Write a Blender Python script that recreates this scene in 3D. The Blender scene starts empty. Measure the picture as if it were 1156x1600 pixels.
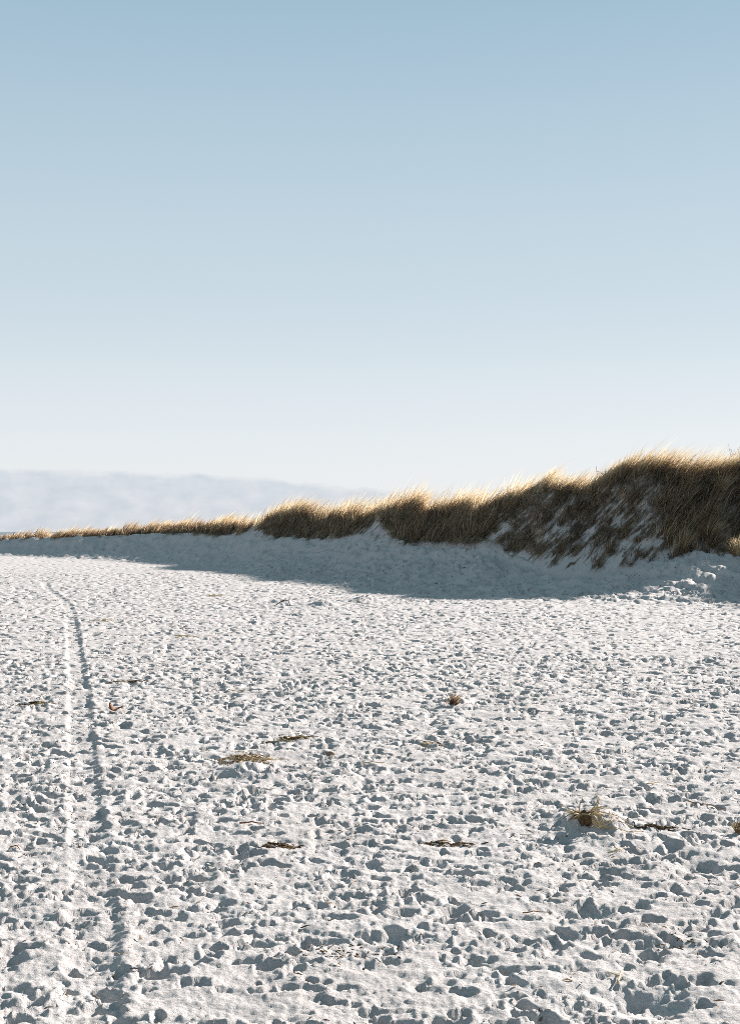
import bpy, math, random
import numpy as np

random.seed(11)
rng = np.random.default_rng(11)
sc = bpy.context.scene
C = sc.collection

# ------------------------------------------------------------------ camera
F_PX, CX, HY, CAM_H = 2200.0, 578.0, 831.0, 2.6      # focal length / centre / horizon of the 1156x1600 photograph
cam_d = bpy.data.cameras.new('camera')
cam_d.sensor_fit = 'VERTICAL'; cam_d.sensor_height = 36.0
cam_d.lens = 36.0 * F_PX / 1600.0
cam_d.clip_start = 0.1; cam_d.clip_end = 60000
cam = bpy.data.objects.new('camera', cam_d); C.objects.link(cam)
cam.location = (0, 0, CAM_H)
cam.rotation_euler = (math.radians(90) + math.atan((HY - 800) / F_PX), 0, 0)
sc.camera = cam

# ------------------------------------------------------------------ sun + sky
SUN_AZ, SUN_EL = math.radians(43), math.radians(20.5)    # azimuth clockwise from +Y (view direction)
SKY_STRENGTH, SUN_STRENGTH, EXPOSURE = 0.06, 5.0, 1.40
sd = bpy.data.lights.new('sun', 'SUN'); sd.energy = SUN_STRENGTH; sd.angle = math.radians(0.53)
sd.color = (1.0, 0.945, 0.885)
sun = bpy.data.objects.new('sun', sd); C.objects.link(sun)
sun.rotation_euler = (math.radians(90) - SUN_EL, 0, math.pi - SUN_AZ)

w = bpy.data.worlds.new('World'); sc.world = w; w.use_nodes = True
nt = w.node_tree; N = nt.nodes; L = nt.links
for n in list(N): N.remove(n)
def node(t, **kw):
    n = N.new(t)
    for k, v in kw.items(): setattr(n, k, v)
    return n
def wmath(op, a, b=None, c=None, clamp=False):
    n = node('ShaderNodeMath', operation=op); n.use_clamp = clamp
    for i, v in enumerate((a, b, c)):
        if v is None: continue
        if isinstance(v, (int, float)): n.inputs[i].default_value = v
        else: L.new(v, n.inputs[i])
    return n.outputs[0]
out = node('ShaderNodeOutputWorld'); bg = node('ShaderNodeBackground')
sky = node('ShaderNodeTexSky', sky_type='NISHITA', sun_disc=False)
sky.sun_elevation = SUN_EL; sky.sun_rotation = SUN_AZ
sky.altitude = 0; sky.air_density = 1.0; sky.dust_density = 0.4; sky.ozone_density = 2.5
tc = node('ShaderNodeTexCoord'); sep = node('ShaderNodeSeparateXYZ'); L.new(tc.outputs['Generated'], sep.inputs[0])
elev = wmath('MULTIPLY', wmath('ARCSINE', sep.outputs[2]), 180 / math.pi)      # degrees above the horizon
# pale winter sky: the same by azimuth, white-lilac at the horizon, deepening blue to the zenith
ramp = node('ShaderNodeValToRGB'); ramp.color_ramp.interpolation = 'B_SPLINE'
L.new(wmath('DIVIDE', elev, 90.0, clamp=True), ramp.inputs[0])
def s2l(c): return tuple((v / 255 / 12.92) if v / 255 <= 0.04045 else ((v / 255 + 0.055) / 1.055) ** 2.4 for v in c)
stops = [(0.0, (235, 237, 241)), (4.5, (229, 234, 239)), (8.5, (205, 219, 227)), (14, (191, 210, 221)), (20.5, (161, 191, 210)), (28, (138, 170, 188)), (45, (120, 154, 166)), (90, (102, 135, 144))]
els = ramp.color_ramp.elements
while len(els) < len(stops): els.new(0.5)
for e, (p, c) in zip(els, stops):
    e.position = p / 90; e.color = (*s2l(c), 1)
# a low bank of stratus over the horizon
az = wmath('MULTIPLY', wmath('ARCTAN2', sep.outputs[0], sep.outputs[1]), 180 / math.pi)
comb = node('ShaderNodeCombineXYZ'); L.new(wmath('MULTIPLY', az, 0.6), comb.inputs[0]); L.new(elev, comb.inputs[1])
def wnoise(scale, detail, rough, vec):
    n = node('ShaderNodeTexNoise'); n.inputs['Scale'].default_value = scale; n.inputs['Detail'].default_value = detail
    n.inputs['Roughness'].default_value = rough; L.new(vec, n.inputs['Vector']); return n.outputs[0]
n1 = wnoise(1.0, 5, 0.6, comb.outputs[0])
comb2 = node('ShaderNodeCombineXYZ'); L.new(wmath('MULTIPLY', az, 0.045), comb2.inputs[0]); comb2.inputs[1].default_value = 3.7
n0 = wnoise(1.0, 2, 0.5, comb2.outputs[0])
edge = wmath('ADD', wmath('MULTIPLY', wmath('SUBTRACT', n1, 0.5), 0.85), wmath('ADD', wmath('ADD', 1.85, wmath('MULTIPLY', wmath('COSINE', wmath('MULTIPLY', wmath('ADD', az, 13.0), math.pi / 24)), 0.65)), wmath('MULTIPLY', wmath('SUBTRACT', n0, 0.5), 0.8)))
mask = wmath('MULTIPLY', wmath('SUBTRACT', edge, elev), 4.0, clamp=True)
n2 = wnoise(1.5, 5, 0.55, comb.outputs[0])
cl = node('ShaderNodeValToRGB'); L.new(n2, cl.inputs[0])
cl.color_ramp.elements[0].position = 0.33; cl.color_ramp.elements[0].color = (*s2l((203, 211, 223)), 1)
cl.color_ramp.elements[1].position = 0.68; cl.color_ramp.elements[1].color = (*s2l((221, 225, 233)), 1)
mixc = node('ShaderNodeMix', data_type='RGBA'); L.new(mask, mixc.inputs[0]); L.new(ramp.outputs[0], mixc.inputs[6]); L.new(cl.outputs[0], mixc.inputs[7])
# scale the painted-by-elevation sky to the display exposure, then blend with the physical sky
gain = node('ShaderNodeMix', data_type='RGBA', blend_type='MULTIPLY'); gain.inputs[0].default_value = 1.0
L.new(mixc.outputs[2], gain.inputs[6]); g = 1.0 / (2 ** EXPOSURE) / SKY_STRENGTH; gain.inputs[7].default_value = (g, g, g, 1)
mixs = node('ShaderNodeMix', data_type='RGBA'); mixs.inputs[0].default_value = 0.94
L.new(sky.outputs[0], mixs.inputs[6]); L.new(gain.outputs[2], mixs.inputs[7])
L.new(mixs.outputs[2], bg.inputs[0]); bg.inputs[1].default_value = SKY_STRENGTH
L.new(bg.outputs[0], out.inputs[0])

vs = sc.view_settings
vs.view_transform = 'Standard'; vs.look = 'None'; vs.gamma = 1.0; vs.use_curve_mapping = False; vs.exposure = EXPOSURE
sc.cycles.use_denoising = False; sc.cycles.pixel_filter_type = 'BLACKMAN_HARRIS'; sc.cycles.filter_width = 0.9
sc.cycles.max_bounces = 6; sc.cycles.transparent_max_bounces = 4

# ------------------------------------------------------------------ helpers
_perm = np.random.default_rng(5).permutation(512)
_ga = np.random.default_rng(6).random(512) * 2 * math.pi
_gx, _gy = np.cos(_ga), np.sin(_ga)
def perlin(x, y, seed=0):
    x = np.asarray(x, float) + seed * 37.17; y = np.asarray(y, float) + seed * 91.7
    xi = np.floor(x).astype(np.int64); yi = np.floor(y).astype(np.int64)
    xf = x - xi; yf = y - yi
    u = xf * xf * xf * (xf * (xf * 6 - 15) + 10); v = yf * yf * yf * (yf * (yf * 6 - 15) + 10)
    def g(i, j, dx, dy):
        h = _perm[(_perm[i & 511] + j) & 511]
        return _gx[h] * dx + _gy[h] * dy
    a = g(xi, yi, xf, yf); b = g(xi + 1, yi, xf - 1, yf)
    c = g(xi, yi + 1, xf, yf - 1); d = g(xi + 1, yi + 1, xf - 1, yf - 1)
    return (a + u * (b - a)) * (1 - v) + (c + u * (d - c)) * v
def fbm(x, y, octs=4, seed=0, gain=0.5):
    s = 0; a = 1.0
    for o in range(octs):
        s = s + a * perlin(x * 2 ** o, y * 2 ** o, seed + o * 3); a *= gain
    return s
def smooth(e0, e1, x):
    t = np.clip((x - e0) / (e1 - e0), 0, 1); return t * t * (3 - 2 * t)

def mesh_np(name, co, faces_idx, loop_tot, smoothed=True):
    """co (n,3); faces_idx flat loop vertex indices; loop_tot per-face corner counts"""
    me = bpy.data.meshes.new(name)
    me.vertices.add(len(co)); me.vertices.foreach_set('co', np.ascontiguousarray(co, dtype=np.float32).ravel())
    me.loops.add(len(faces_idx)); me.loops.foreach_set('vertex_index', np.ascontiguousarray(faces_idx, dtype=np.int32))
    me.polygons.add(len(loop_tot))
    st = np.zeros(len(loop_tot), dtype=np.int32); st[1:] = np.cumsum(loop_tot)[:-1]
    me.polygons.foreach_set('loop_start', st)
    me.polygons.foreach_set('use_smooth', np.full(len(loop_tot), smoothed, dtype=bool))
    me.update(calc_edges=True); me.validate()
    return me
def grid_faces(nr, nc, wrap=False):
    i = np.arange(nr - 1)[:, None]; j = np.arange(nc if wrap else nc - 1)[None, :]
    j2 = (j + 1) % nc
    q = np.stack([i * nc + j, i * nc + j2, (i + 1) * nc + j2, (i + 1) * nc + j], -1)
    return q.reshape(-1, 4)
def link(name, me, mat, parent=None):
    o = bpy.data.objects.new(name, me); C.objects.link(o)
    if mat is not None and len(me.materials) == 0: me.materials.append(mat)
    o.parent = parent
    return o
def tag(o, label=None, cat=None, group=None, kind=None):
    if label: o['label'] = label
    if cat: o['category'] = cat
    if group: o['group'] = group
    if kind: o['kind'] = kind
    return o

# ------------------------------------------------------------------ materials
def new_mat(name):
    m = bpy.data.materials.new(name); m.use_nodes = True
    t = m.node_tree
    for n in list(t.nodes): t.nodes.remove(n)
    return m, t
def mnode(t, ty, **kw):
    n = t.nodes.new(ty)
    for k, v in kw.items(): setattr(n, k, v)
    return n
def mnoise(t, vec, scale, detail=4, rough=0.55):
    n = mnode(t, 'ShaderNodeTexNoise'); n.inputs['Scale'].default_value = scale
    n.inputs['Detail'].default_value = detail; n.inputs['Roughness'].default_value = rough
    t.links.new(vec, n.inputs['Vector']); return n.outputs[0]
def mramp(t, fac, stops):
    r = mnode(t, 'ShaderNodeValToRGB'); t.links.new(fac, r.inputs[0])
    e = r.color_ramp.elements
    while len(e) < len(stops): e.new(0.5)
    for q, (p, c) in zip(e, stops): q.position = p; q.color = (*c, 1)
    return r.outputs[0]

def sand_material():
    m, t = new_mat('pale_sand')
    o = mnode(t, 'ShaderNodeOutputMaterial'); b = mnode(t, 'ShaderNodeBsdfPrincipled')
    b.inputs['Roughness'].default_value = 0.95; b.inputs['Specular IOR Level'].default_value = 0.15
    tcn = mnode(t, 'ShaderNodeTexCoord'); P = tcn.outputs['Object']
    col = mramp(t, mnoise(t, P, 0.7, 5), [(0.3, (0.455, 0.417, 0.408)), (0.7, (0.525, 0.487, 0.478))])
    grit = mramp(t, mnoise(t, P, 90, 3, 0.7), [(0.30, (0.72, 0.68, 0.62)), (0.48, (1, 1, 1))])
    mx = mnode(t, 'ShaderNodeMix', data_type='RGBA', blend_type='MULTIPLY'); mx.inputs[0].default_value = 0.8
    t.links.new(col, mx.inputs[6]); t.links.new(grit, mx.inputs[7])
    fl = mramp(t, mnoise(t, P, 26, 3, 0.75), [(0.60, (0, 0, 0)), (0.70, (1, 1, 1))]); pa = mramp(t, mnoise(t, P, 1.3, 4, 0.6), [(0.46, (0, 0, 0)), (0.66, (0.75, 0.75, 0.75))])
    fm = mnode(t, 'ShaderNodeMath', operation='MULTIPLY'); t.links.new(fl, fm.inputs[0]); t.links.new(pa, fm.inputs[1])
    m3 = mnode(t, 'ShaderNodeMix', data_type='RGBA'); t.links.new(fm.outputs[0], m3.inputs[0]); t.links.new(mx.outputs[2], m3.inputs[6]); m3.inputs[7].default_value = (0.20, 0.13, 0.075, 1)
    t.links.new(m3.outputs[2], b.inputs['Base Color'])
    b1 = mnode(t, 'ShaderNodeBump'); b1.inputs['Strength'].default_value = 0.9; b1.inputs['Distance'].default_value = 0.018
    t.links.new(mnoise(t, P, 38, 6, 0.7), b1.inputs['Height'])
    t.links.new(b1.outputs[0], b.inputs['Normal'])
    t.links.new(b.outputs[0], o.inputs[0])
    return m
SAND = sand_material()

def straw_material(name, stops, transl=0.4):
    m, t = new_mat(name)
    o = mnode(t, 'ShaderNodeOutputMaterial')
    at = mnode(t, 'ShaderNodeAttribute', attribute_name='tint')
    col = mramp(t, at.outputs['Fac'], stops)
    d = mnode(t, 'ShaderNodeBsdfDiffuse'); tr = mnode(t, 'ShaderNodeBsdfTranslucent'); gl = mnode(t, 'ShaderNodeBsdfGlossy')
    gl.inputs['Roughness'].default_value = 0.45; gl.inputs['Color'].default_value = (0.9, 0.88, 0.82, 1)
    t.links.new(col, d.inputs[0]); t.links.new(col, tr.inputs[0])
    mx = mnode(t, 'ShaderNodeMixShader'); mx.inputs[0].default_value = transl
    t.links.new(d.outputs[0], mx.inputs[1]); t.links.new(tr.outputs[0], mx.inputs[2])
    m2 = mnode(t, 'ShaderNodeMixShader'); m2.inputs[0].default_value = 0.06
    t.links.new(mx.outputs[0], m2.inputs[1]); t.links.new(gl.outputs[0], m2.inputs[2])
    t.links.new(m2.outputs[0], o.inputs[0])
    return m
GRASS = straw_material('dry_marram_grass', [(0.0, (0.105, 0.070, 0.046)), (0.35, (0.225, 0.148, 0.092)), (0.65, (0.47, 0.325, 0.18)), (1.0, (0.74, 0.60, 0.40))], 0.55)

def plain_material(name, c0, c1, scale=30.0, rough=0.8):
    m, t = new_mat(name)
    o = mnode(t, 'ShaderNodeOutputMaterial'); b = mnode(t, 'ShaderNodeBsdfPrincipled')
    b.inputs['Roughness'].default_value = rough; b.inputs['Specular IOR Level'].default_value = 0.25
    tcn = mnode(t, 'ShaderNodeTexCoord')
    col = mramp(t, mnoise(t, tcn.outputs['Object'], scale, 4, 0.65), [(0.3, c0), (0.7, c1)])
    t.links.new(col, b.inputs['Base Color']); t.links.new(b.outputs[0], o.inputs[0])
    return m
STRAW = plain_material('dry_straw', (0.36, 0.25, 0.12), (0.58, 0.46, 0.27))
ROOT = plain_material('weathered_root', (0.10, 0.06, 0.03), (0.30, 0.18, 0.08))
WRACK = plain_material('dark_wrack', (0.035, 0.022, 0.012), (0.16, 0.10, 0.05))
RUST = plain_material('rust_brown_leaf', (0.13, 0.045, 0.022), (0.27, 0.115, 0.055))
TWIG = plain_material('dark_twig', (0.03, 0.022, 0.016), (0.11, 0.08, 0.055))
PEBBLE = plain_material('brown_stone', (0.16, 0.11, 0.08), (0.30, 0.22, 0.16))

# ------------------------------------------------------------------ dune plan (by bearing, px of the photograph -> metres)
def wz(py, d): return CAM_H - (py - HY) / F_PX * d
def bx(px): return (px - CX) / F_PX
#        px,  crest d, top of grass py, foot d, foot py, toe d
DUNE = [(-260, 280, 838, 272, 842, 220), (-120, 215, 835, 208, 846, 178), (0, 178, 833.5, 172, 843, 148), (100, 158, 826, 152, 840, 132), (200, 147, 819, 141, 836, 118),
        (260, 142, 812, 136, 834, 108), (300, 135, 808, 129, 833, 99), (350, 126, 806, 120, 838, 90), (400, 117, 799, 111, 836, 80), (428, 110, 785, 104, 842, 73),
        (500, 102, 782, 96, 844, 66), (560, 95, 782, 89, 838, 61), (600, 90, 772, 84, 846, 58), (640, 85.5, 765, 79.5, 849, 56), (700, 82, 772, 76, 848, 54.5), (750, 78, 763, 72, 850, 53.5),
        (780, 76, 752, 70, 864, 53), (805, 75, 742, 68.5, 874, 52.5), (835, 73, 729, 66, 886, 51.5), (850, 72, 709, 65, 890, 51.5), (868, 71, 718, 64.5, 893, 51), (915, 70, 725, 63, 895, 51), (935, 69.5, 711, 63, 894, 50.5), (965, 69, 688, 62.5, 892, 50.5), (1000, 68, 685, 62, 886, 50), (1032, 68, 688, 62, 879, 49.5), (1060, 68, 700, 62, 874, 49), (1095, 68, 705, 62, 868, 48), (1125, 68, 699, 62, 867, 47.5), (1156, 68, 691, 62.5, 866, 47)]
D = np.array(DUNE, float)
pl = list(bx(D[:, 0])); crest_d = list(D[:, 1]); crest_z = [wz(r[2], r[1]) - 1.2 for r in DUNE]
foot_d = list(D[:, 3]); foot_z = [wz(r[4], r[3]) for r in DUNE]; toe_d = list(D[:, 5])
# beyond the right edge of the picture: a notch, then the bank bends round towards the viewer
for X, Y, zc, zf, fd, td in [(19.0, 68, 5.0, 1.5, 6, 21), (20.3, 69, 3.0, 1.5, 6, 21), (21.3, 70, 2.5, 1.5, 6, 21), (22.3, 69.8, 4.4, 1.5, 6, 21), (22.6, 67, 5.6, 1.4, 6, 20), (22.9, 63.5, 5.6, 1.3, 6, 18), (24.2, 60.3, 5.7, 1.2, 6, 17), (28, 58, 5.7, 1.0, 6, 16), (33, 51, 5.4, 1.0, 6, 14), (42, 46, 5.2, 1.0, 6, 12), (55, 40, 5.0, 1.0, 6, 10), (70, 34, 3.0, 0.5, 4, 8)]:
    pl.append(X / Y); crest_d.append(Y); crest_z.append(zc); foot_d.append(Y - fd); foot_z.append(zf); toe_d.append(Y - td)
pl = np.array(pl)
def f_of(v):
    v = np.array(v); tt = np.arange(pl[0], pl[-1], 2.0 / F_PX); raw = np.interp(tt, pl, v)
    k = np.exp(-0.5 * (np.arange(-24, 25) / 3.5) ** 2); k /= k.sum()
    sm = np.convolve(np.pad(raw, 24, mode='edge'), k, 'valid')
    return lambda th: np.interp(th, tt, sm)
fCD, fCZ, fFD, fFZ, fTD = map(f_of, (crest_d, crest_z, foot_d, foot_z, toe_d))
TH0, TH1 = pl[0], pl[-1]

# ------------------------------------------------------------------ beach sheet
dense = 33.0
mid = np.arange(18.5, dense + 1e-6, 0.15)
ang_in = np.concatenate([-mid[::-1], np.arange(-18.44, 18.441, 0.064), mid])
ang_out = dense + np.cumsum(np.geomspace(0.2, 14, 26)); ang_out = dense + (ang_out - dense) * (179.9 - dense) / (ang_out[-1] - dense)
ang = np.radians(np.concatenate([-ang_out[::-1], ang_in, ang_out]))
rs = list(np.geomspace(0.8, 5.2, 14)); r = rs[-1]
while r < 4500:
    if r < 100: r += max(0.016, 0.0031 * r)
    elif r < 220: r += 0.006 * r
    else: r *= 1.08
    rs.append(r)
rs = np.array(rs); NR, NA = len(rs), len(ang)
RR, AA = np.meshgrid(rs, ang, indexing='ij')
X = RR * np.sin(AA); Y = RR * np.cos(AA)
amp_in = smooth(math.radians(dense + 10), math.radians(dense), np.abs(AA))         # fine relief only where the mesh is fine
th = np.where(Y > 8, X / np.maximum(Y, 1e-3), -9.0)
inside = smooth(TH0 - 0.03, TH0, th) * smooth(TH1 + 0.2, TH1, th) * (Y > 8)
thc = np.clip(th, TH0, TH1)
t_ap = (Y - fTD(thc)) / (fFD(thc) - fTD(thc))
apron = fFZ(thc) * np.clip(t_ap, 0, 1) ** 2.3 * inside
Z = apron.copy()
drift = smooth(0.35, 0.95, t_ap) * inside                                             # smooth wind-drifted sand at the bank's foot
Z += 0.05 * fbm(X / 7, Y / 7, 2, 40) + drift * (0.38 * fbm(X / 2.6 + Y / 5, Y / 7, 3, 44) + 0.20 * fbm(X / 0.7 + Y / 2.0, Y / 3.0, 2, 46)) + 0.24 * smooth(-0.1, 0.4, t_ap) * (1 - 0.3 * drift) * inside * amp_in * fbm(X / 0.8, Y / 1.1, 2, 48)
shore = smooth(0, 70, -(X + 60 + 0.10 * np.maximum(Y, 0)))
Z -= 3.2 * shore
# ---- trampled relief: footprint stamps
foot_amp = amp_in * (1 - 0.35 * drift) * (1 + 0.7 * smooth(0.0, 0.4, t_ap) * inside)
wx = 0.06 * perlin(X / 0.13, Y / 0.13, 51) + 0.025 * perlin(X / 0.06, Y / 0.06, 52)
wy = 0.06 * perlin(X / 0.13, Y / 0.13, 53) + 0.025 * perlin(X / 0.06, Y / 0.06, 54)
XW, YW = X + wx, Y + wy
H = np.zeros_like(X)
def stamp(px, py, phi, a, b, depth, rim=0.35, mound=0.5, blend=0.75):
    rad = max(a, b) * 2.1
    rc = math.hypot(px, py); ac = math.atan2(px, py)
    i0, i1 = np.searchsorted(rs, (rc - rad, rc + rad)); da = rad / rc
    j0, j1 = np.searchsorted(ang, (ac - da, ac + da))
    if i1 - i0 < 1 or j1 - j0 < 1: return
    dx = XW[i0:i1, j0:j1] - px; dy = YW[i0:i1, j0:j1] - py
    c, s = math.cos(phi), math.sin(phi)
    u = (dx * c + dy * s) / a; v = (-dx * s + dy * c) / (b * (1 + 0.22 * (dx * c + dy * s) / a))
    q = np.sqrt(u * u + v * v)
    bowl = 1.0 / (1.0 + np.exp((q - 0.84) * 11.0))
    ring = np.exp(-((q - 1.18) / 0.26) ** 2) * (0.65 + mound * 0.6 * np.clip(-u, -0.6, 1))
    hh = H[i0:i1, j0:j1]
    tilt = 0.25 * u
    H[i0:i1, j0:j1] = hh * (1 - blend * bowl) + depth * (-bowl * (1.15 - 0.4 * np.minimum(q, 1.0) ** 2 + tilt) + rim * ring)
RMAX = 150.0
def half_of(r1): return math.radians(32.0 if r1 <= 50 else 21.0)
def scatter(n, r0, r1):
    half = half_of(r1)
    r_ = np.sqrt(rng.random(n) * (r1 * r1 - r0 * r0) + r0 * r0); a_ = (rng.random(n) * 2 - 1) * half
    return r_ * np.sin(a_), r_ * np.cos(a_)
area = lambda r0, r1: half_of(r1) * (r1 * r1 - r0 * r0)
def trample(zones):
  for (r0, r1, dens) in zones:
      n = int(area(r0, r1) * dens); xs, ys = scatter(n, r0, r1)
      phis = np.where(rng.random(n) < 0.45, rng.normal(0.35, 0.45, n), rng.random(n) * 6.28)
      big = rng.random(n)
      for x_, y_, p_, g_ in zip(xs, ys, phis, big):
          if g_ < 0.30:   a, b, dp = random.uniform(0.04, 0.07), random.uniform(0.035, 0.055), random.uniform(0.014, 0.026)
          elif g_ < 0.94: a, b, dp = random.uniform(0.075, 0.13), random.uniform(0.048, 0.072), random.uniform(0.024, 0.046)
          else:           a, b, dp = random.uniform(0.12, 0.20), random.uniform(0.075, 0.105), random.uniform(0.042, 0.064)
          k_ = float(np.interp(y_, [9, 25, 60], [0.95, 1.25, 1.65]))
          stamp(x_, y_, p_, a * k_, b * k_ * 0.92, dp * k_ * float(np.interp(y_, [9, 16, 30], [0.9, 1.15, 1.3])))
trample([(5.0, 16.0, 26.0), (16.0, 30.0, 19.0), (30.0, 50.0, 10.0), (50.0, 90.0, 9.0), (90.0, RMAX, 2.5)])
# ---- wheel ruts (right-hand edge traced from the photograph)
edge_px = [(185, 1600), (190, 1530), (188, 1450), (175, 1350), (160, 1250), (148, 1160), (143, 1110), (137, 1060), (130, 1020), (122, 975), (118, 955), (112, 942), (95, 930), (80, 920), (75, 908), (84, 899)]
ey = np.array([CAM_H * F_PX / (y - HY) for _, y in edge_px]); ex = np.array([bx(x) for x, _ in edge_px]) * ey
def rut(off, width, depth, y0, y1, k):
    xc = np.interp(Y, ey, ex) - off - width / 2 + 0.03 * perlin(Y / 1.3, Y * 0, 70)
    slope = np.interp(Y, ey, np.gradient(ex, ey)); dist = (X - xc) / np.sqrt(1 + slope ** 2)
    fade = smooth(y0 - 2, y0 + 2, Y) * smooth(y1 + 8, y1 - 8, Y) * k
    dd = np.abs(dist + 0.02 * perlin(X / 0.2, Y / 0.2, 71)) / (width / 2)
    bed = 1 / (1 + np.exp((dd - 0.95) * 12)) * fade
    lug = 0.008 * np.sin((Y + 0.25 * np.abs(dist)) / 0.075 * 2 * math.pi) * (np.abs(dd) < 0.9) * smooth(20, 10, Y)
    fade = fade * (0.75 + 0.8 * perlin(Y / 1.1, Y * 0 + 3, 73)) * np.interp(Y, [6, 14, 22, 34], [0.55, 0.55, 0.6, 0.8]); bed = bed * np.clip(fade, 0, 1)
    berm = np.exp(-((dd - 1.3) / 0.3) ** 2) * fade * (0.7 + 0.7 * perlin(X / 0.3, Y / 0.3, 72)) * np.where(dist > 0, 1.0, 0.25)
    return bed, -depth * bed + lug * bed + 0.75 * depth * berm
for off, wd, dp, y0, y1, k in [(0.0, 0.32, 0.046, 4, 82, 1.0), (2.55, 0.32, 0.03, 4, 62, 0.9)]:
    bed, hh = rut(off, wd, dp, y0, y1, k)
    H = H * (1 - 0.5 * bed) + hh
trample([(5.0, 45.0, 2.0)])
rough = 0.030 * perlin(X / 0.5, Y / 0.5, 60) + 0.017 * perlin(X / 0.17, Y / 0.17, 61)
cl_ = perlin(X / 0.075, Y / 0.075, 62); rough += 0.010 * cl_ + 0.009 * perlin(X / 0.036, Y / 0.036, 63)
patch = smooth(-0.25, 0.35, perlin(X / 0.6, Y / 0.6, 65))
clod = np.clip(perlin(X / 0.045, Y / 0.045, 64) - 0.16, 0, 1) * 0.045 * patch + 0.018 * (0.2 - np.abs(perlin(X / 0.26, Y / 0.22, 66)))
H += rough + clod
# ---- single mounds and pits
def bump(px, py, hgt, rx, ry, ground_y=None):
    d = CAM_H * F_PX / (py - HY); x0 = bx(px) * d
    q = ((X - x0) / rx) ** 2 + ((Y - d) / ry) ** 2
    return hgt * np.exp(-q)
H *= 1 - 0.3 * np.clip((bump(925, 1290, 1, 0.34, 0.5) + bump(385, 1203, 0.6, 0.34, 0.3)), 0, 1)
H += bump(925, 1290, 0.16, 0.30, 0.42) + bump(385, 1203, 0.11, 0.34, 0.30) + bump(505, 946, 0.22, 0.42, 0.7) + bump(570, 939, 0.20, 0.5, 0.8) + bump(440, 943, 0.14, 0.5, 0.7) + bump(708, 1097, 0.10, 0.22, 0.4)
H -= bump(1092, 1350, 0.11, 0.14, 0.2) + bump(1010, 1560, 0.09, 0.2, 0.22) + bump(910, 1425, 0.08, 0.2, 0.12)
Z += H * foot_amp
co = np.stack([X, Y, Z], -1).reshape(-1, 3)
co = np.vstack([co, [[0, 0, 0]]])
q = grid_faces(NR, NA, wrap=True)[:, ::-1]
cidx = NR * NA
j = np.arange(NA); tri = np.stack([np.full(NA, cidx), (j + 1) % NA, j], -1)
beach_me = mesh_np('sand_beach', co, np.concatenate([q.ravel(), tri.ravel()]), np.concatenate([np.full(len(q), 4), np.full(NA, 3)]))
beach = link('sand_beach', beach_me, SAND); tag(beach, 'pale trampled beach sand pocked with footprints', kind='structure')

def ground_z(x, y):
    r_ = math.hypot(x, y); a_ = math.atan2(x, y)
    i = int(np.clip(np.searchsorted(rs, r_) - 1, 0, NR - 2)); j_ = int(np.clip(np.searchsorted(ang, a_) - 1, 0, NA - 2))
    fi = (r_ - rs[i]) / (rs[i + 1] - rs[i]); fj = (a_ - ang[j_]) / (ang[j_ + 1] - ang[j_])
    z0 = Z[i, j_] * (1 - fj) + Z[i, j_ + 1] * fj; z1 = Z[i + 1, j_] * (1 - fj) + Z[i + 1, j_ + 1] * fj
    return float(z0 * (1 - fi) + z1 * fi)
def on_beach(px, py):
    """the beach point seen at that photograph pixel"""
    d = CAM_H * F_PX / (py - HY)
    for _ in range(6):
        z = ground_z(bx(px) * d, d); d = 0.5 * d + 0.5 * (CAM_H - min(z, 1.5)) * F_PX / (py - HY)
    return bx(px) * d, d, ground_z(bx(px) * d, d)

# ------------------------------------------------------------------ sea
bmw = [(-30000, -3000, -1.1), (200, -3000, -1.1), (200, 30000, -1.1), (-30000, 30000, -1.1)]
sea_me = mesh_np('sea', np.array(bmw, float), np.arange(4), np.array([4]))
msea, t = new_mat('grey_sea')
o_ = mnode(t, 'ShaderNodeOutputMaterial'); b_ = mnode(t, 'ShaderNodeBsdfPrincipled')
b_.inputs['Base Color'].default_value = (0.03, 0.055, 0.075, 1); b_.inputs['Roughness'].default_value = 0.25
tcn = mnode(t, 'ShaderNodeTexCoord'); bp = mnode(t, 'ShaderNodeBump'); bp.inputs['Strength'].default_value = 0.6; bp.inputs['Distance'].default_value = 0.4
t.links.new(mnoise(t, tcn.outputs['Object'], 0.25, 6), bp.inputs['Height']); t.links.new(bp.outputs[0], b_.inputs['Normal']); t.links.new(b_.outputs[0], o_.inputs[0])
tag(link('sea', sea_me, msea), 'thin strip of grey sea on the far horizon', kind='structure')

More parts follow.
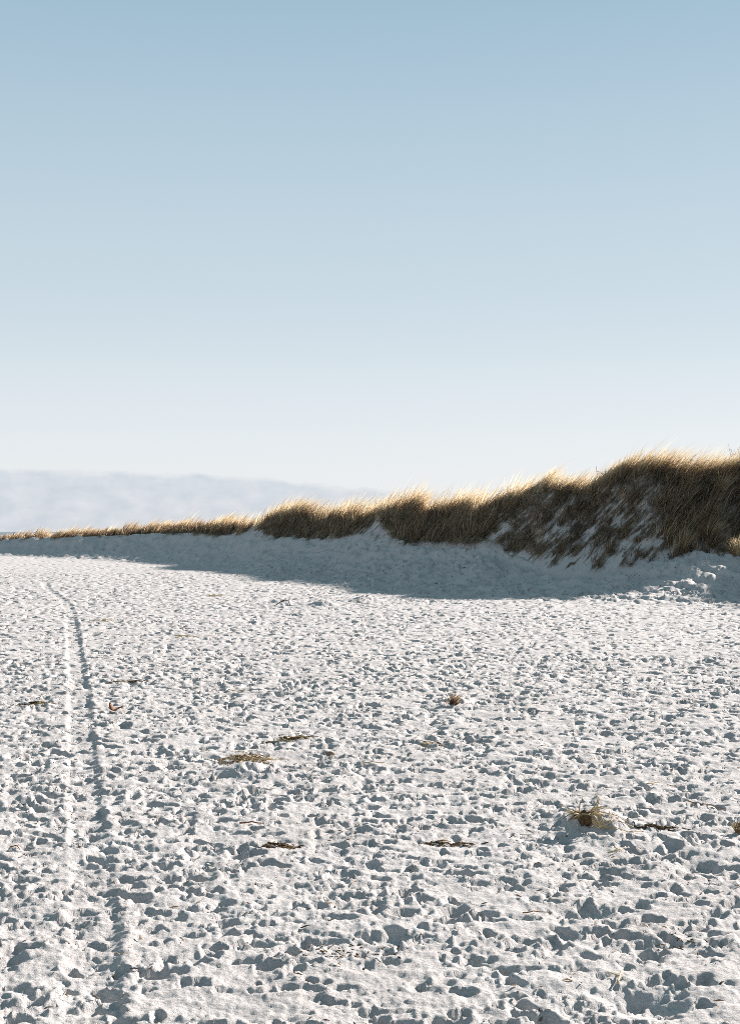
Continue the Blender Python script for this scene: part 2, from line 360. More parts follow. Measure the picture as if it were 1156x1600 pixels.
# ------------------------------------------------------------------ dune bank (ribbon foot -> crest -> back)
thv = np.concatenate([np.arange(bx(-260), bx(1175), 1.5 / F_PX), np.linspace(bx(1175), TH1, 90)])
uf = np.linspace(0, 1, 120); ub = np.linspace(0, 1, 16)[1:]
NU = 1 + len(uf) + len(ub)
prof_u = [0, 0.12, 0.28, 0.45, 0.58, 0.66, 0.76, 1.0]; prof_z = [0, 0.12, 0.31, 0.56, 0.79, 0.91, 0.955, 1.0]
def dune_point(th_, u):
    """th_, u arrays -> x, y, z ; u in [0,1] face, (1,2] back slope"""
    cd, cz, fd, fz = fCD(th_), fCZ(th_), fFD(th_), fFZ(th_)
    sx = th_ * cd                                                       # a length along the bank, metres
    lobes = 0.9 * perlin(sx / 3.1, sx * 0 + 2, 80) + 0.45 * perlin(sx / 1.2, sx * 0 + 5, 81)
    uu = np.clip(u, 0, 1)
    pz = np.interp(uu, prof_u, prof_z)
    crestwob = 0.28 * perlin(sx / 1.6, sx * 0 + 9, 82) + 0.16 * perlin(sx / 0.6, sx * 0 + 9, 83)
    d = fd + (cd - fd) * uu + lobes * np.sin(uu * math.pi) ** 0.8 * 0.9
    z = fz + (cz - fz) * pz + crestwob * uu
    gx = th_ * d
    diag = gx - z                                                       # gullies run down and to the left
    g1 = perlin(diag / 0.75 + 0.25 * perlin(gx / 1.5, z / 1.5, 84), (gx + z) / 4.0, 85)
    g2 = perlin(diag / 0.28, (gx + z) / 1.6, 86)
    env = np.sin(np.clip(uu, 0.0, 1) * math.pi) ** 0.7
    d = d + env * (0.42 * g1 + 0.14 * g2) + 0.05 * perlin(gx / 0.18, z / 0.18, 87) * env
    back = np.clip(u - 1, 0, 1)
    d = d + back * 9; z = z - back * (cz * 0.85)
    low = np.clip(-u, 0, 1)                                             # skirt below the beach
    d = d - low * 1.2; z = z - low * 0.9
    return th_ * d, d, z
U = np.concatenate([[-1.0], uf, 1 + ub])
UU, TT = np.meshgrid(U, thv, indexing='ij')
dx_, dy_, dz_ = dune_point(TT, UU)
dune_me = mesh_np('dune_bank', np.stack([dx_, dy_, dz_], -1).reshape(-1, 3), grid_faces(len(U), len(thv)).ravel(), np.full((len(U) - 1) * (len(thv) - 1), 4))
dune = link('dune_bank', dune_me, None); tag(dune, 'steep eroded sand dune bank running along the back of the beach', kind='structure')

# ------------------------------------------------------------------ marram grass on the bank
def project(x, y, z): return CX + x / y * F_PX, HY - (z - CAM_H) / y * F_PX
def bare(px, py, u, sx, z):
    """0 = grass, 1 = bare sand"""
    diag = sx - z
    st = 0.75 * perlin(diag / 0.5, (sx + z) / 2.6, 90) + 0.85 * perlin(diag / 0.17, (sx + z) / 1.5, 91) + 0.15 * perlin(sx / 0.25, z / 0.25, 94)
    thr = np.interp(u, [0, 0.15, 0.35, 0.52, 0.66], [0.05, 0.25, 0.36, 0.4, 0.8])                                       # most of the bank is closed turf
    face = (px > 770) & (px < 1030)
    thr = np.where(face, np.interp(u, [0, 0.25, 0.45, 0.60, 0.68], [-0.12, 0.04, 0.16, 0.3, 0.9]), thr)
    thr = np.where((px >= 1030), np.interp(u, [0, 0.12, 0.3, 0.56, 0.68], [-0.3, 0.10, 0.18, 0.25, 0.8]), thr)
    thr = np.where(px < 430, np.interp(u, [0, 0.2, 0.4, 0.56, 0.7], [-0.2, 0.0, 0.2, 0.45, 0.9]), thr)
    b = smooth(thr - 0.04, thr + 0.04, st)
    def cone(ax, ay, bl, br, by):
        f = np.clip((py - ay) / (by - ay), 0, 2); xl = ax + (bl - ax) * f; xr = ax + (br - ax) * f
        return ((py > ay) & (px > xl) & (px < xr)).astype(float)
    wob = 6 * perlin(sx / 0.4, z / 0.4, 92)
    px = px + wob
    for cn in [(593, 806, 512, 628, 852), (768, 826, 722, 790, 868), (404, 818, 350, 420, 850), (1100, 848, 1040, 1130, 880)]:
        b = np.maximum(b, cone(*cn))
    b = np.where((px > 1212) & (px < 1275), 1.0, b)                    # a blown-out gap in the bank
    return b

# litter and roots bind the sand wherever the turf grows
lit = 1 - bare(*project(dx_, dy_, dz_), UU, dx_, dz_)
lit = np.maximum(lit, 0.75 * smooth(0.12, 0.4, perlin((dx_ - dz_) / 0.16, (dx_ + dz_) / 0.9, 88)) * smooth(0.05, 0.2, UU))
lit = np.where(UU < 0, 0, lit) * np.clip(0.8 + 0.8 * perlin(dx_ / 0.3, dz_ / 0.3, 93), 0, 1) * smooth(0.0, 0.06, UU)
at_ = dune_me.attributes.new('litter', 'FLOAT', 'POINT'); at_.data.foreach_set('value', lit.ravel().astype(np.float32))
m = SAND.copy(); m.name = 'dune_sand_with_litter'; t = m.node_tree
bs = [n_ for n_ in t.nodes if n_.type == 'BSDF_PRINCIPLED'][0]; src = bs.inputs['Base Color'].links[0].from_socket
mx = mnode(t, 'ShaderNodeMix', data_type='RGBA'); la = mnode(t, 'ShaderNodeAttribute', attribute_name='litter')
tcn = mnode(t, 'ShaderNodeTexCoord')
t.links.new(la.outputs['Fac'], mx.inputs[0]); t.links.new(src, mx.inputs[6])
t.links.new(mramp(t, mnoise(t, tcn.outputs['Object'], 9, 5, 0.7), [(0.3, (0.045, 0.033, 0.022)), (0.72, (0.15, 0.115, 0.08))]), mx.inputs[7])
t.links.new(mx.outputs[2], bs.inputs['Base Color'])
dune_me.materials.append(m)

def blades(root, d0, d1, length, width, tint, seed=0):
    """three-segment tapered blades -> verts, tri/quad loops, totals, tint per vertex"""
    n = len(root); g_ = np.random.default_rng(seed)
    sa = g_.random(n) * 3.14159; side = np.stack([np.cos(sa), np.sin(sa), np.zeros(n)], -1)
    P = [root]; ts = [0.36, 0.34, 0.30]
    for k, tt in enumerate(ts):
        m = (k + 0.5) / 3; dd = d0 * (1 - m) + d1 * m; dd /= np.linalg.norm(dd, axis=1)[:, None]
        P.append(P[-1] + dd * (length * tt)[:, None])
    ws = [0.8, 1.0, 0.7]
    V = []
    for k in range(3):
        h_ = side * (width * ws[k] * 0.5)[:, None]; V += [P[k] - h_, P[k] + h_]
    V.append(P[3]); V = np.stack(V, 1)
    base = np.arange(n)[:, None] * 7
    f = np.concatenate([base + np.array([[0, 1, 3, 2, 2, 3, 5, 4, 4, 5, 6]])], 1).ravel()
    tot = np.tile([4, 4, 3], n)
    return V.reshape(-1, 3), f, tot, np.repeat(tint, 7)
def tinted_mesh(name, V, f, tot, tint):
    me = mesh_np(name, V, f, tot, True)
    at = me.attributes.new('tint', 'FLOAT', 'POINT'); at.data.foreach_set('value', np.ascontiguousarray(tint, dtype=np.float32))
    return me

def grass_layer(NC, per, ulo, uhi, upow, len0, wid, droop_p, rad, crest, seed):
    """tussocks scattered over the bank, each a fan of blades with its own lean, length and tint"""
    cpx = np.where(rng.random(NC) < 0.93, rng.uniform(-60, 1240, NC), rng.uniform(1240, 2600, NC))
    cth = bx(cpx); cu = np.maximum(ulo + (uhi - ulo) * rng.random(NC) ** upow, 0.03)
    x, y, z = dune_point(cth, cu); ppx, ppy = project(x, y, z)
    kp = rng.random(NC) > bare(ppx, ppy, cu, x, z) * 0.96
    kp &= rng.random(NC) < np.clip(0.85 + 0.9 * perlin(x / 1.1, cu * 5, 95), 0.2, 1)
    cth, cu = cth[kp], cu[kp]; m = len(cth)
    big = np.clip(np.exp(0.42 * rng.normal(size=m)) * (1 + 0.6 * perlin(cth * fCD(cth) / 1.6, cu * 0 + 6, 99)), 0.35, 2.0)
    c_len = len0 * (0.5 + 0.45 * big) * np.where((cpx[kp] > 780) & (cpx[kp] < 1040) & (cu < 0.8), 0.72, 1.0); c_lean = (1.0 if crest else 0.6) + 0.25 * rng.normal(size=m) + 0.3 * perlin(cth * fCD(cth) / 2.0, cu * 3, 97)
    c_tint = 0.17 * rng.normal(size=m); c_droop = rng.random(m) < droop_p
    idx = np.repeat(np.arange(m), np.maximum((per * big).astype(int), 4)); n = len(idx)
    dd = fCD(cth)[idx]; off = rng.normal(size=n); offu = rng.normal(size=n)
    rr = rad * big[idx]
    bth = cth[idx] + off * rr / dd; bu = np.maximum(cu[idx] + offu * rr * 0.11, 0.01)
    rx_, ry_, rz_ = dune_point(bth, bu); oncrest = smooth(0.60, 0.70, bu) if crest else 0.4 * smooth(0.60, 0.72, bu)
    length = c_len[idx] * (0.5 + 0.6 * rng.random(n)) * np.clip(1.1 - 0.18 * np.abs(off), 0.5, 1.1)
    length = length * (np.interp(bu, [0.68, 0.80, 0.90, 1.02], [1.0, 0.95, 0.6, 0.4]) if crest else 1.0)
    tall = rng.random(n) < (0.06 if crest else 0.0); length = np.where(tall, length * 1.3, length)
    width = wid * (0.6 + 0.8 * rng.random(n)) * np.clip(ry_ / 68.0, 0.9, 1.9); width = np.where(tall, width * 0.5, width)
    droop = c_droop[idx] & (rng.random(n) < 0.85); k = droop.sum(); lean = c_lean[idx]
    d0 = np.stack([lean * 0.5 + 0.22 * off + 0.10 * rng.normal(size=n), -0.25 * (1 - oncrest) + 0.16 * rng.normal(size=n), np.ones(n)], -1)
    d1 = np.stack([lean * 1.7 + 0.35 * off + 0.2 * rng.normal(size=n), 0.3 * rng.normal(size=n) - 0.1, 0.85 + 0.25 * rng.random(n)], -1)
    d0[droop] = np.stack([-0.15 + 0.3 * rng.normal(size=k), -0.9 + 0.2 * rng.normal(size=k), 0.2 + 0.3 * rng.random(k)], -1)
    d1[droop] = np.stack([-0.5 + 0.22 * rng.normal(size=k), -0.25 + 0.2 * rng.normal(size=k), -1.0 + 0.2 * rng.normal(size=k)], -1)
    d0 /= np.linalg.norm(d0, axis=1)[:, None]; d1 /= np.linalg.norm(d1, axis=1)[:, None]
    tint = np.clip(0.27 + c_tint[idx] + 0.12 * rng.normal(size=n) + 0.72 * oncrest + 0.45 * (rng.random(n) < 0.05), 0, 1)  # blades near the crest coloured paler: sunlight on the fringe painted into the tint
    return blades(np.stack([rx_, ry_, rz_ - 0.04], -1), d0, d1, length, width, tint, seed)
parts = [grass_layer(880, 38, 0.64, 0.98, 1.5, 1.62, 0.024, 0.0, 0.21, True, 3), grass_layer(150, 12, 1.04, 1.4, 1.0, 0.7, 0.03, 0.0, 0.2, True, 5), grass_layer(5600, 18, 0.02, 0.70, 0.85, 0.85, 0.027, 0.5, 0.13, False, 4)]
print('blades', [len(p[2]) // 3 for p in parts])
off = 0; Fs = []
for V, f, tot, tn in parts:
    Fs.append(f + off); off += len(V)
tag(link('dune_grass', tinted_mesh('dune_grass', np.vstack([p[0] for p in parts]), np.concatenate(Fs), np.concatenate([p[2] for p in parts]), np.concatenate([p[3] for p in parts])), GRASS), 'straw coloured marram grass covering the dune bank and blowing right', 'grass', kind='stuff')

# ------------------------------------------------------------------ small things
def tube(V, Fc, pts, r0, r1, sides=5):
    pts = [np.array(p, float) for p in pts]; b = len(V); m = len(pts)
    for k, p in enumerate(pts):
        tdir = pts[min(k + 1, m - 1)] - pts[max(k - 1, 0)]; tdir = tdir / (np.linalg.norm(tdir) + 1e-9)
        up = np.array([0, 0, 1.0]) if abs(tdir[2]) < 0.9 else np.array([1.0, 0, 0])
        s1 = np.cross(tdir, up); s1 /= np.linalg.norm(s1); s2 = np.cross(tdir, s1)
        rr = r0 + (r1 - r0) * k / (m - 1)
        for q_ in range(sides):
            a_ = 2 * math.pi * q_ / sides; V.append(tuple(p + rr * (math.cos(a_) * s1 + math.sin(a_) * s2)))
    for k in range(m - 1):
        for q_ in range(sides):
            q2 = (q_ + 1) % sides
            Fc.append((b + k * sides + q_, b + k * sides + q2, b + (k + 1) * sides + q2, b + (k + 1) * sides + q_))
    Fc.append(tuple(b + q_ for q_ in range(sides))[::-1]); Fc.append(tuple(b + (m - 1) * sides + q_ for q_ in range(sides)))
def pyobj(name, V, Fc, mat, parent=None, smoothed=True):
    me = bpy.data.meshes.new(name); me.from_pydata(V, [], Fc); me.materials.append(mat)
    for p in me.polygons: p.use_smooth = smoothed
    me.update()
    o = bpy.data.objects.new(name, me); C.objects.link(o); o.parent = parent
    return o
def empty(name, loc, label, cat, group=None):
    o = bpy.data.objects.new(name, None); C.objects.link(o); o.location = loc
    return tag(o, label, cat, group)
R = random.Random(4)
def wander(p, direction, length, segs, wob, sag=0.0):
    p = np.array(p, float); d = np.array(direction, float); d /= np.linalg.norm(d); out_ = [p.copy()]
    for k in range(segs):
        d = d + np.array([R.gauss(0, wob), R.gauss(0, wob), R.gauss(0, wob * 0.5) - sag]); d /= np.linalg.norm(d)
        p = p + d * length / segs; out_.append(p.copy())
    return out_
def draped(x, y, direction, length, segs, wob, lift=0.012, origin=(0, 0, 0)):
    """a stem lying on the sand, bridging the hollows; returned relative to origin"""
    a_ = direction; pts = []; px_, py_ = x, y
    for k in range(segs + 1):
        pts.append((px_, py_)); a_ += R.gauss(0, wob); px_ += math.cos(a_) * length / segs; py_ += math.sin(a_) * length / segs
    zs = [ground_z(*p) for p in pts]
    zz = [max(zs[k], 0.5 * (zs[max(k - 1, 0)] + zs[min(k + 1, segs)])) + lift for k in range(segs + 1)]
    return [(p[0] - origin[0], p[1] - origin[1], z - origin[2]) for p, z in zip(pts, zz)]

# ---- weed root clump with trailing stalks on its own little mound
cx_, cy_, cz_ = on_beach(912, 1285)
e = empty('dead_weed_clump', (cx_, cy_, cz_), 'tangled brown dead weed root clump crowning a small sand mound', 'weed')
V, Fc = [], []
nr, nc = 7, 10
for i in range(nr):
    ph = math.pi * i / (nr - 1)
    for k in range(nc):
        a_ = 2 * math.pi * k / nc; rr = 0.055 * (1 + R.uniform(-0.4, 0.4)) * math.sin(ph)
        V.append((rr * math.cos(a_) * 1.15, rr * math.sin(a_), 0.04 + 0.07 * math.cos(ph) * (1 + R.uniform(-0.2, 0.2))))
for i in range(nr - 1):
    for k in range(nc): Fc.append((i * nc + k, i * nc + (k + 1) % nc, (i + 1) * nc + (k + 1) % nc, (i + 1) * nc + k))
pyobj('root_crown', V, Fc, WRACK, e)
for k in range(26):
    a_ = R.uniform(0, 6.28); V, Fc = [], []
    p = wander((0.05 * math.cos(a_), 0.04 * math.sin(a_), 0.07), (math.cos(a_), 0.6 * math.sin(a_), R.uniform(0.2, 1.1)), R.uniform(0.08, 0.22), 5, 0.45, 0.2)
    tube(V, Fc, p, R.uniform(0.007, 0.012), 0.003); pyobj('stem', V, Fc, R.choice([STRAW, STRAW, ROOT]), e)
for k in range(8):
    V, Fc = [], []
    p = [(0.02, 0, 0.07)] + draped(cx_ + 0.10, cy_ + R.uniform(-0.2, 0.35), R.uniform(-0.5, 0.6), R.uniform(0.15, 0.45), 7, 0.22, 0.012, (cx_, cy_, cz_))
    tube(V, Fc, p, 0.0055, 0.003); pyobj('stalk', V, Fc, STRAW, e)

# ---- heaps and lines of drift litter
def litter(name, px, py, label, cat, mats, n, lx, ly, ln, r, angle=0.2, spread=0.5, height=0.04, group=None):
    x, y, z = on_beach(px, py); e = empty(name, (x, y, z), label, cat, group); e['kind'] = 'thing'
    for m_i, (mat, share) in enumerate(mats):
        V, Fc = [], []
        for k in range(int(n * share)):
            u_, v_ = R.gauss(0, 0.5), R.gauss(0, 0.55)
            sx_, sy_ = x + lx * u_ * math.cos(angle) - ly * v_ * math.sin(angle), y + lx * u_ * math.sin(angle) + ly * v_ * math.cos(angle)
            l_ = ln * R.uniform(0.5, 1.3)
            p = draped(sx_, sy_, angle + R.gauss(0, spread), l_, 4, 0.42, R.uniform(-0.012, height) * math.exp(-(u_ * u_ + v_ * v_) * 1.5) + r * 0.6, (x, y, z))
            tube(V, Fc, p, r * R.uniform(0.7, 1.3), r * 0.5, 4)
        tag(pyobj(['strands', 'fragments', 'chaff'][m_i], V, Fc, mat, e), kind='stuff')
    return e
litter('dry_grass_heap', 378, 1192, 'matted heap of tan dry grass on the left of the trampled sand', 'dry grass', [(STRAW, 0.5), (ROOT, 0.5)], 170, 0.30, 0.24, 0.15, 0.0045, 0.5, 1.2, 0.12)
litter('drift_litter', 447, 1156, 'narrow brown line of drift litter just above the dry grass heap', 'drift litter', [(WRACK, 0.6), (STRAW, 0.4)], 60, 0.28, 0.08, 0.16, 0.007, 0.6, 0.3, 0.04)
litter('seaweed_scraps', 545, 1483, 'scatter of blackish seaweed scraps low in the middle of the beach', 'seaweed', [(WRACK, 0.75), (ROOT, 0.25)], 80, 0.28, 0.20, 0.028, 0.005, 0.25, 1.0, 0.015)
litter('drift_litter', 1022, 1292, 'dark twiggy litter streak right of the dead weed clump', 'drift litter', [(WRACK, 1.0)], 38, 0.18, 0.04, 0.10, 0.006, -0.05, 0.4, 0.03)
litter('drift_litter', 52, 1104, 'short brown litter streak at the left edge beside the wheel rut', 'drift litter', [(WRACK, 0.6), (STRAW, 0.4)], 40, 0.22, 0.08, 0.16, 0.008, 0.45, 0.3, 0.04)
litter('drift_litter', 188, 1066, 'dark thin litter streak right of the wheel rut', 'drift litter', [(WRACK, 0.8), (STRAW, 0.2)], 34, 0.30, 0.08, 0.18, 0.008, 0.35, 0.3, 0.04)
litter('drift_litter', 430, 1320, 'dark brown litter streak below the dry grass heap', 'drift litter', [(WRACK, 0.7), (ROOT, 0.3)], 55, 0.22, 0.05, 0.09, 0.006, 0.3, 0.3, 0.03)
litter('drift_litter', 328, 931, 'pale tan litter line far up the sand below the bank shadow', 'drift litter', [(STRAW, 0.8), (ROOT, 0.2)], 26, 0.55, 0.6, 0.4, 0.011, 0.9, 0.5, 0.04)
litter('drift_litter', 158, 970, 'tan litter patch just right of the bend in the wheel rut', 'drift litter', [(STRAW, 1.0)], 22, 0.6, 0.5, 0.3, 0.008, 0.5, 0.7, 0.03)
litter('drift_litter', 288, 995, 'faint tan straw line in the middle distance left of centre', 'drift litter', [(STRAW, 1.0)], 16, 0.5, 0.3, 0.25, 0.007, 0.3, 0.6, 0.03)
litter('drift_litter', 672, 1162, 'sparse brown litter specks below the small dark tuft', 'drift litter', [(WRACK, 0.5), (STRAW, 0.5)], 30, 0.22, 0.2, 0.08, 0.006, 0.3, 0.8, 0.02)
litter('drift_litter', 690, 1318, 'brown litter streak left of the sand mound with dead weed', 'drift litter', [(WRACK, 0.6), (ROOT, 0.4)], 36, 0.24, 0.05, 0.10, 0.006, 0.1, 0.35, 0.03)
litter('seaweed_scraps', 1060, 1478, 'brown seaweed crumbs near the lower right corner', 'seaweed', [(WRACK, 0.6), (ROOT, 0.4)], 26, 0.22, 0.12, 0.03, 0.005, 0.1, 1.0, 0.015)

# ---- loose stalks lying on the sand
def stalk(px, py, label, ang_, ln, r, mat, kink=0.12, fork=False, cat='stalk'):
    x, y, z = on_beach(px, py); V, Fc = [], []
    p = draped(x, y, ang_, ln, 8, kink, 0.012 + r, (x, y, z)); tube(V, Fc, p, r, r * 0.55)
    if fork:
        q_ = draped(x + p[4][0], y + p[4][1], ang_ + 0.9, ln * 0.4, 4, kink, 0.012 + r, (x, y, z)); tube(V, Fc, q_, r * 0.8, r * 0.4)
    o = pyobj('dry_stalk', V, Fc, mat); o.location = (x, y, z); tag(o, label, cat, 'loose stalks on the sand')
stalk(962, 1541, 'bent pale straw stalk near the lower right corner', 1.15, 0.24, 0.007, STRAW, 0.1, True)
stalk(1072, 1256, 'long thin brown twig right of the dead weed clump', -0.12, 0.42, 0.006, ROOT, 0.18)
stalk(1008, 1232, 'pale straw lying above and right of the dead weed clump', 0.3, 0.24, 0.007, STRAW, 0.15, True)
stalk(948, 1335, 'forked pale straw just below the dead weed clump', 0.75, 0.26, 0.006, STRAW, 0.15, True)
stalk(566, 1192, 'thin straight tan straw right of the dry grass heap', -0.08, 0.30, 0.006, STRAW, 0.05)
stalk(1040, 1228, 'short tan twig near the right edge above the long twig', 0.05, 0.16, 0.005, ROOT, 0.2)
stalk(375, 1288, 'short rust brown straw below the dry grass heap', 0.2, 0.22, 0.008, RUST, 0.1)
stalk(815, 1428, 'thin brown straw in the lower right foreground', 0.1, 0.22, 0.005, ROOT, 0.2)
stalk(18, 1330, 'brown straw by the left edge in the foreground', 0.1, 0.12, 0.006, RUST, 0.2)
stalk(357, 1079, 'pale tan straw in the middle distance above the dry grass heap', 0.35, 0.42, 0.009, STRAW, 0.1)

# ---- small dark tuft
def blade_part(name, n_, spread, ln, wd, lean_x, mat, parent, up=1.0, tint_m=0.4, z0=0.0, seed=1):
    g_ = np.random.default_rng(seed); a_ = g_.random(n_) * 6.28; rr = spread * np.sqrt(g_.random(n_))
    root_ = np.stack([rr * np.cos(a_), rr * np.sin(a_), np.full(n_, z0)], -1)
    d0_ = np.stack([lean_x * 0.5 + 0.4 * np.cos(a_) * rr / spread + 0.1 * g_.normal(size=n_), 0.4 * np.sin(a_) * rr / spread + 0.1 * g_.normal(size=n_), np.full(n_, up)], -1)
    d1_ = np.stack([lean_x * 1.6 + 1.0 * np.cos(a_) * rr / spread + 0.2 * g_.normal(size=n_), 0.9 * np.sin(a_) * rr / spread + 0.2 * g_.normal(size=n_), np.full(n_, up * 0.5)], -1)
    d0_ /= np.linalg.norm(d0_, axis=1)[:, None]; d1_ /= np.linalg.norm(d1_, axis=1)[:, None]
    V, f, tot, tn = blades(root_, d0_, d1_, ln * (0.5 + 0.6 * g_.random(n_)), wd * (0.6 + 0.8 * g_.random(n_)), np.clip(tint_m + 0.2 * g_.normal(size=n_), 0, 1), seed)
    me = tinted_mesh(name, V, f, tot, tn); return link(name, me, mat, parent)
x, y, z = on_beach(706, 1099)
e = empty('dead_grass_tuft', (x, y, z - 0.01), 'small brown dead grass tuft standing alone in mid beach', 'grass tuft')
blade_part('blades', 70, 0.05, 0.22, 0.014, 0.1, GRASS, e, 1.0, 0.25, 0.0, 21); blade_part('base_thatch', 60, 0.09, 0.10, 0.016, 0.0, GRASS, e, 0.5, 0.1, 0.0, 22)

# ---- curled rusty leaf
x, y, z = on_beach(178, 1112)
e = empty('curled_leaf', (x, y, z + 0.01), 'curled rust coloured dead leaf right of the wheel rut', 'leaf')
for a_, l_, up_ in [(2.3, 0.10, 0.10), (0.5, 0.15, 0.05), (-0.9, 0.10, 0.0), (3.6, 0.07, 0.04)]:
    V, Fc = [], []
    for k in range(6):
        t_ = k / 5; w_ = 0.032 * math.sin(math.pi * min(0.12 + t_ * 0.86, 1)) + 0.004; c_, s_ = math.cos(a_), math.sin(a_)
        zz = 0.012 + up_ * t_ ** 1.5
        for q_, dz in ((-1, 0.012), (0, 0.0), (1, 0.014)):
            V.append((c_ * l_ * t_ - s_ * w_ * q_, s_ * l_ * t_ + c_ * w_ * q_, zz + dz))
        for q_, dz in ((1, 0.011), (0, -0.003), (-1, 0.009)):
            V.append((c_ * l_ * t_ - s_ * w_ * q_, s_ * l_ * t_ + c_ * w_ * q_, zz + dz))
    for k in range(5):
        for q_ in range(6): Fc.append((k * 6 + q_, k * 6 + (q_ + 1) % 6, k * 6 + 6 + (q_ + 1) % 6, k * 6 + 6 + q_))
    Fc.append(tuple(range(5, -1, -1))); Fc.append(tuple(30 + q_ for q_ in range(6)))
    pyobj('leaf_lobe', V, Fc, RUST, e)

# ---- stones and wood
def lump(name, px, py, label, cat, sx_, sy_, sz_, mat, seed, sink=0.25):
    x, y, z = on_beach(px, py); q = random.Random(seed); V, Fc = [], []; nr, nc = 8, 12
    ph0 = [q.uniform(0, 6.28) for _ in range(6)]
    for i in range(nr):
        ph = math.pi * i / (nr - 1)
        for k in range(nc):
            a_ = 2 * math.pi * k / nc
            rr = 1 + 0.16 * math.sin(2 * a_ + ph0[0]) + 0.12 * math.sin(3 * a_ + 2 * ph + ph0[1]) + q.uniform(-0.05, 0.05)
            V.append((sx_ * rr * math.sin(ph) * math.cos(a_), sy_ * rr * math.sin(ph) * math.sin(a_), sz_ * (math.cos(ph) + 1 - 2 * sink)))
    for i in range(nr - 1):
        for k in range(nc): Fc.append((i * nc + k, (i + 1) * nc + k, (i + 1) * nc + (k + 1) % nc, i * nc + (k + 1) % nc))
    o = pyobj(name, V, Fc, mat); o.location = (x, y, z); return tag(o, label, cat)
lump('beach_stone', 516, 1179, 'smooth brown stone half sunk right of the dry grass heap', 'stone', 0.05, 0.04, 0.03, PEBBLE, 3)
x, y, z = on_beach(1153, 1300)
e = empty('driftwood_stump', (x, y, z - 0.03), 'mottled brown driftwood stump cut off by the right edge', 'driftwood')
V, Fc = [], []; tube(V, Fc, [(0, 0, -0.06), (0.012, 0, 0.03), (0.03, 0.012, 0.08), (0.02, 0.02, 0.12)], 0.06, 0.03, 9); pyobj('stump', V, Fc, ROOT, e)
for k in range(16):
    a_ = R.uniform(0, 6.28); V, Fc = [], []
    tube(V, Fc, wander((0.03 * math.cos(a_), 0.03 * math.sin(a_), R.uniform(0.03, 0.1)), (math.cos(a_), math.sin(a_), 1.0), R.uniform(0.06, 0.12), 4, 0.3), 0.008, 0.003); pyobj('splinter', V, Fc, R.choice([ROOT, STRAW]), e)
x, y, z = on_beach(446, 947)
e = empty('arched_branch', (x, y, z), 'dark arched branch poking from the sand near the bank shadow', 'branch')
V, Fc = [], []; tube(V, Fc, [(-0.42, -0.2, -0.02), (-0.24, -0.1, 0.10), (-0.06, 0, 0.21), (0.10, 0, 0.19), (0.2, 0.05, -0.02)], 0.017, 0.014, 6); pyobj('limb', V, Fc, TWIG, e)
for dx0, ln in ((-0.06, 0.16), (0.06, 0.14), (0.1, 0.2)):
    V, Fc = [], []; tube(V, Fc, wander((dx0, 0, 0.18), (R.uniform(-0.3, 0.8), 0, 0.6), ln, 4, 0.25), 0.016, 0.006); pyobj('twig', V, Fc, TWIG, e)

# ------------------------------------------------------------------ things on the bank
us = np.linspace(0, 1.02, 400)
def on_dune(px, py):
    xs_, ys_, zs_ = dune_point(np.full(400, bx(px)), us)
    pp = project(xs_, ys_, zs_)[1]; k = int(np.argmin(np.abs(pp - py)))
    return float(xs_[k]), float(ys_[k]), float(zs_[k])
def shrub(name, px, py, label, cat, n_, ln, mat, lean=(0.0, -0.2), r=0.012, branch=2, where=on_dune, group=None, spread=0.9):
    x, y, z = where(px, py); e = empty(name, (x, y, z - 0.03), label, cat, group)
    for k in range(n_):
        V, Fc = [], []
        p = wander((R.gauss(0, 0.05), R.gauss(0, 0.04), 0), (lean[0] + R.gauss(0, spread * 0.5), lean[1] + R.gauss(0, 0.3), 1), ln * R.uniform(0.6, 1.15), 6, 0.14)
        tube(V, Fc, p, r, r * 0.4)
        for q_ in range(branch):
            b_ = R.randint(2, 5); tube(V, Fc, wander(p[b_], (R.gauss(0, 0.8), R.gauss(0, 0.4), 0.7), ln * R.uniform(0.2, 0.4), 4, 0.2), r * 0.6, r * 0.3, 4)
        pyobj('stem', V, Fc, mat, e)
    return e
shrub('woody_shrub', 1018, 886, 'leafless dark woody shrub leftmost along the dune foot', 'shrub', 8, 0.42, TWIG, (-0.3, -0.3), 0.016, 3)
shrub('woody_shrub', 1050, 876, 'leafless dark woody shrub in the middle of the dune foot row', 'shrub', 9, 0.40, TWIG, (-0.3, -0.3), 0.016, 3)
shrub('woody_shrub', 1078, 862, 'taller dark woody shrub higher on the dune foot', 'shrub', 10, 0.45, TWIG, (-0.2, -0.3), 0.016, 3)
shrub('woody_shrub', 1108, 872, 'low dark woody shrub rightmost along the dune foot', 'shrub', 9, 0.42, TWIG, (-0.4, -0.3), 0.016, 3)
shrub('seed_sprig', 1146, 722, 'dark branching sprig standing above the crest grass at upper right', 'sprig', 3, 1.55, TWIG, (0.0, 0.0), 0.012, 5, spread=0.25)
shrub('dead_plant', 1052, 730, 'brown dead stem on the crest left of the sprig', 'stem', 2, 0.95, ROOT, (0.05, 0), 0.013, 1, spread=0.12)
shrub('dead_plant', 934, 752, 'forked brown dead stem at the notch in the crest', 'stem', 2, 0.8, ROOT, (-0.1, 0), 0.022, 2, spread=0.3)
shrub('dead_plant', 668, 800, 'dark dead stem among the grass at the centre of the crest', 'stem', 1, 0.95, TWIG, (0.05, -0.1), 0.025, 2, spread=0.1)
shrub('dead_plant', 1091, 944, 'single pale dead stem standing on the shaded sand at right', 'stem', 1, 0.22, STRAW, (-0.2, 0), 0.010, 0, where=on_beach, spread=0.1)
x, y, z = on_dune(1148, 868)
e = empty('yellow_grass_tuft', (x, y - 0.3, z - 0.02), 'golden yellow grass tuft at the dune foot on the right edge', 'grass tuft')
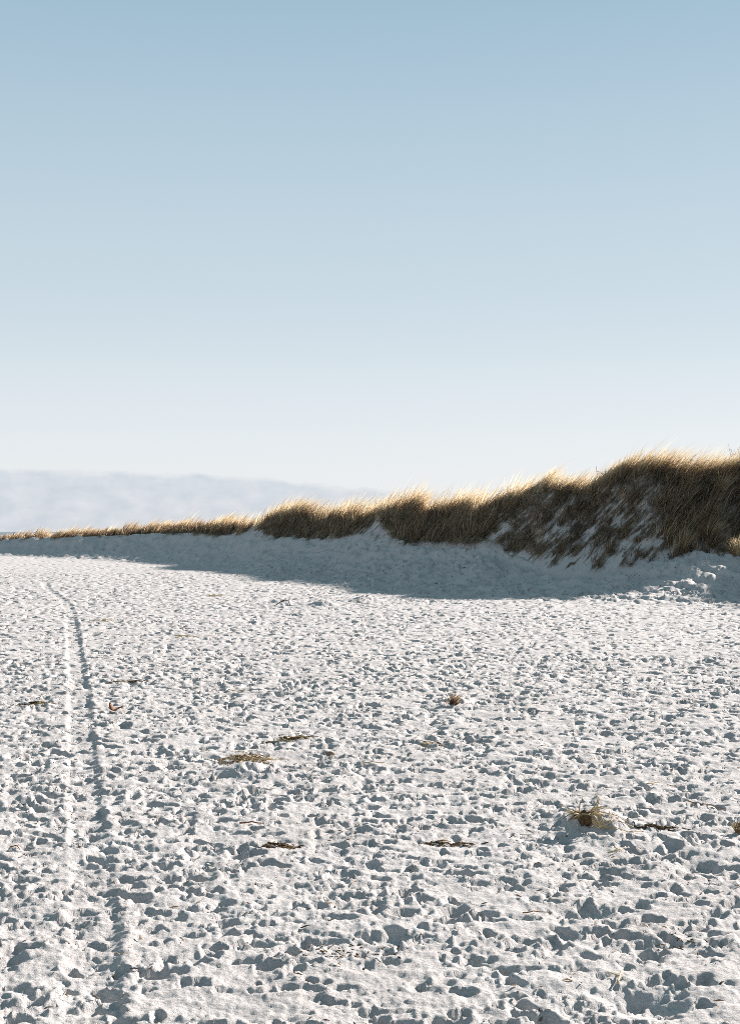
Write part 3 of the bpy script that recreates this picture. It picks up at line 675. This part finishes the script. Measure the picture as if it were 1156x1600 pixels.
blade_part('blades', 420, 0.35, 0.95, 0.018, -0.05, GRASS, e, 1.0, 0.85, 0.0, 31); blade_part('lower_blades', 160, 0.42, 0.55, 0.02, -0.1, GRASS, e, 0.5, 0.7, 0.0, 32)
for (px, py, lab, n_, ln, sd_) in [(1067, 852, 'russet grass tuft low on the bank above the woody shrubs', 190, 0.95, 33), (1105, 842, 'broad russet grass tuft on the bank left of the golden tuft', 260, 1.1, 34), (1120, 770, 'overhanging tan grass tuft high on the bank at right', 220, 1.2, 35)]:
    x, y, z = on_dune(px, py); e = empty('russet_grass_tuft', (x, y, z - 0.05), lab, 'grass tuft', 'tufts on the bank')
    o = blade_part('blades', n_, 0.28, ln, 0.02, 0.15, GRASS, e, 1.0, 0.5, 0.0, sd_)
def stick(px, py, label, dirn, ln, r, mat, name='driftwood_stick'):
    x, y, z = on_dune(px, py); V, Fc = [], []
    tube(V, Fc, wander((0, -0.45, 0.05), dirn, ln, 6, 0.06), r, r * 0.6, 6)
    o = pyobj(name, V, Fc, mat); o.location = (x, y, z); tag(o, label, 'driftwood', 'sticks on the bank')
stick(836, 770, 'pale broken stick lying on the bank below the crest notch', (1, 0.05, -0.05), 0.5, 0.03, STRAW)
stick(405, 815, 'dark log end jutting from the bank where the crest steps down', (1, -0.2, 0.15), 0.9, 0.07, TWIG, 'driftwood_log')

# ------------------------------------------------------------------ litter crumbs strewn over the sand (uncountable)
n_ = 11500
r_ = np.sqrt(rng.random(n_) * (45 ** 2 - 6 ** 2) + 36) * rng.random(n_) ** 0.25; r_ = np.maximum(r_, 6.2); a_ = (rng.random(n_) * 2 - 1) * math.radians(25)
xs_, ys_ = r_ * np.sin(a_), r_ * np.cos(a_)
dens = perlin(xs_ / 0.9, ys_ / 0.9, 120) + 0.6 * perlin(xs_ / 0.25, ys_ / 0.25, 121)
kp = dens > 0.05; xs_, ys_ = xs_[kp], ys_[kp]; V, Fc, tn = [], [], []
fx = rng.uniform(-0.27, 0.3, 2600); fy = 50 + 50 * rng.random(2600); kp = (fy < fFD(fx)) & (perlin(fx * fy / 2.5, fy / 5, 123) > 0.0)
xs_ = np.concatenate([xs_, (fx * fy)[kp]]); ys_ = np.concatenate([ys_, fy[kp]])
for x, y in zip(xs_, ys_):
    z = ground_z(x, y); s_ = R.uniform(0.006, 0.02) * (1.0 if y < 48 else 3.0); l_ = s_ * R.uniform(1.0, 4.0); a0 = R.uniform(0, 6.28); b = len(V)
    c_, q_ = math.cos(a0), math.sin(a0); h_ = R.uniform(0.002, 0.012); h2 = R.uniform(0.0, 0.02); ww = s_ * 0.5
    V += [(x - c_ * l_ / 2 + q_ * ww, y - q_ * l_ / 2 - c_ * ww, z + h_), (x - c_ * l_ / 2 - q_ * ww, y - q_ * l_ / 2 + c_ * ww, z + h_), (x + c_ * l_ / 2, y + q_ * l_ / 2, z + h_ + h2), (x, y, z + h_ + 0.5 * s_ + h2 / 2)]
    Fc += [(b, b + 1, b + 3), (b + 1, b + 2, b + 3), (b + 2, b, b + 3), (b, b + 2, b + 1)]
    tn += [R.random() ** 2 * 0.8] * 4
me = bpy.data.meshes.new('litter_crumbs'); me.from_pydata(V, [], Fc); at_ = me.attributes.new('tint', 'FLOAT', 'POINT'); at_.data.foreach_set('value', np.array(tn, np.float32))
tag(link('litter_crumbs', me, GRASS), 'brown crumbs of plant litter strewn over the sand', kind='stuff')
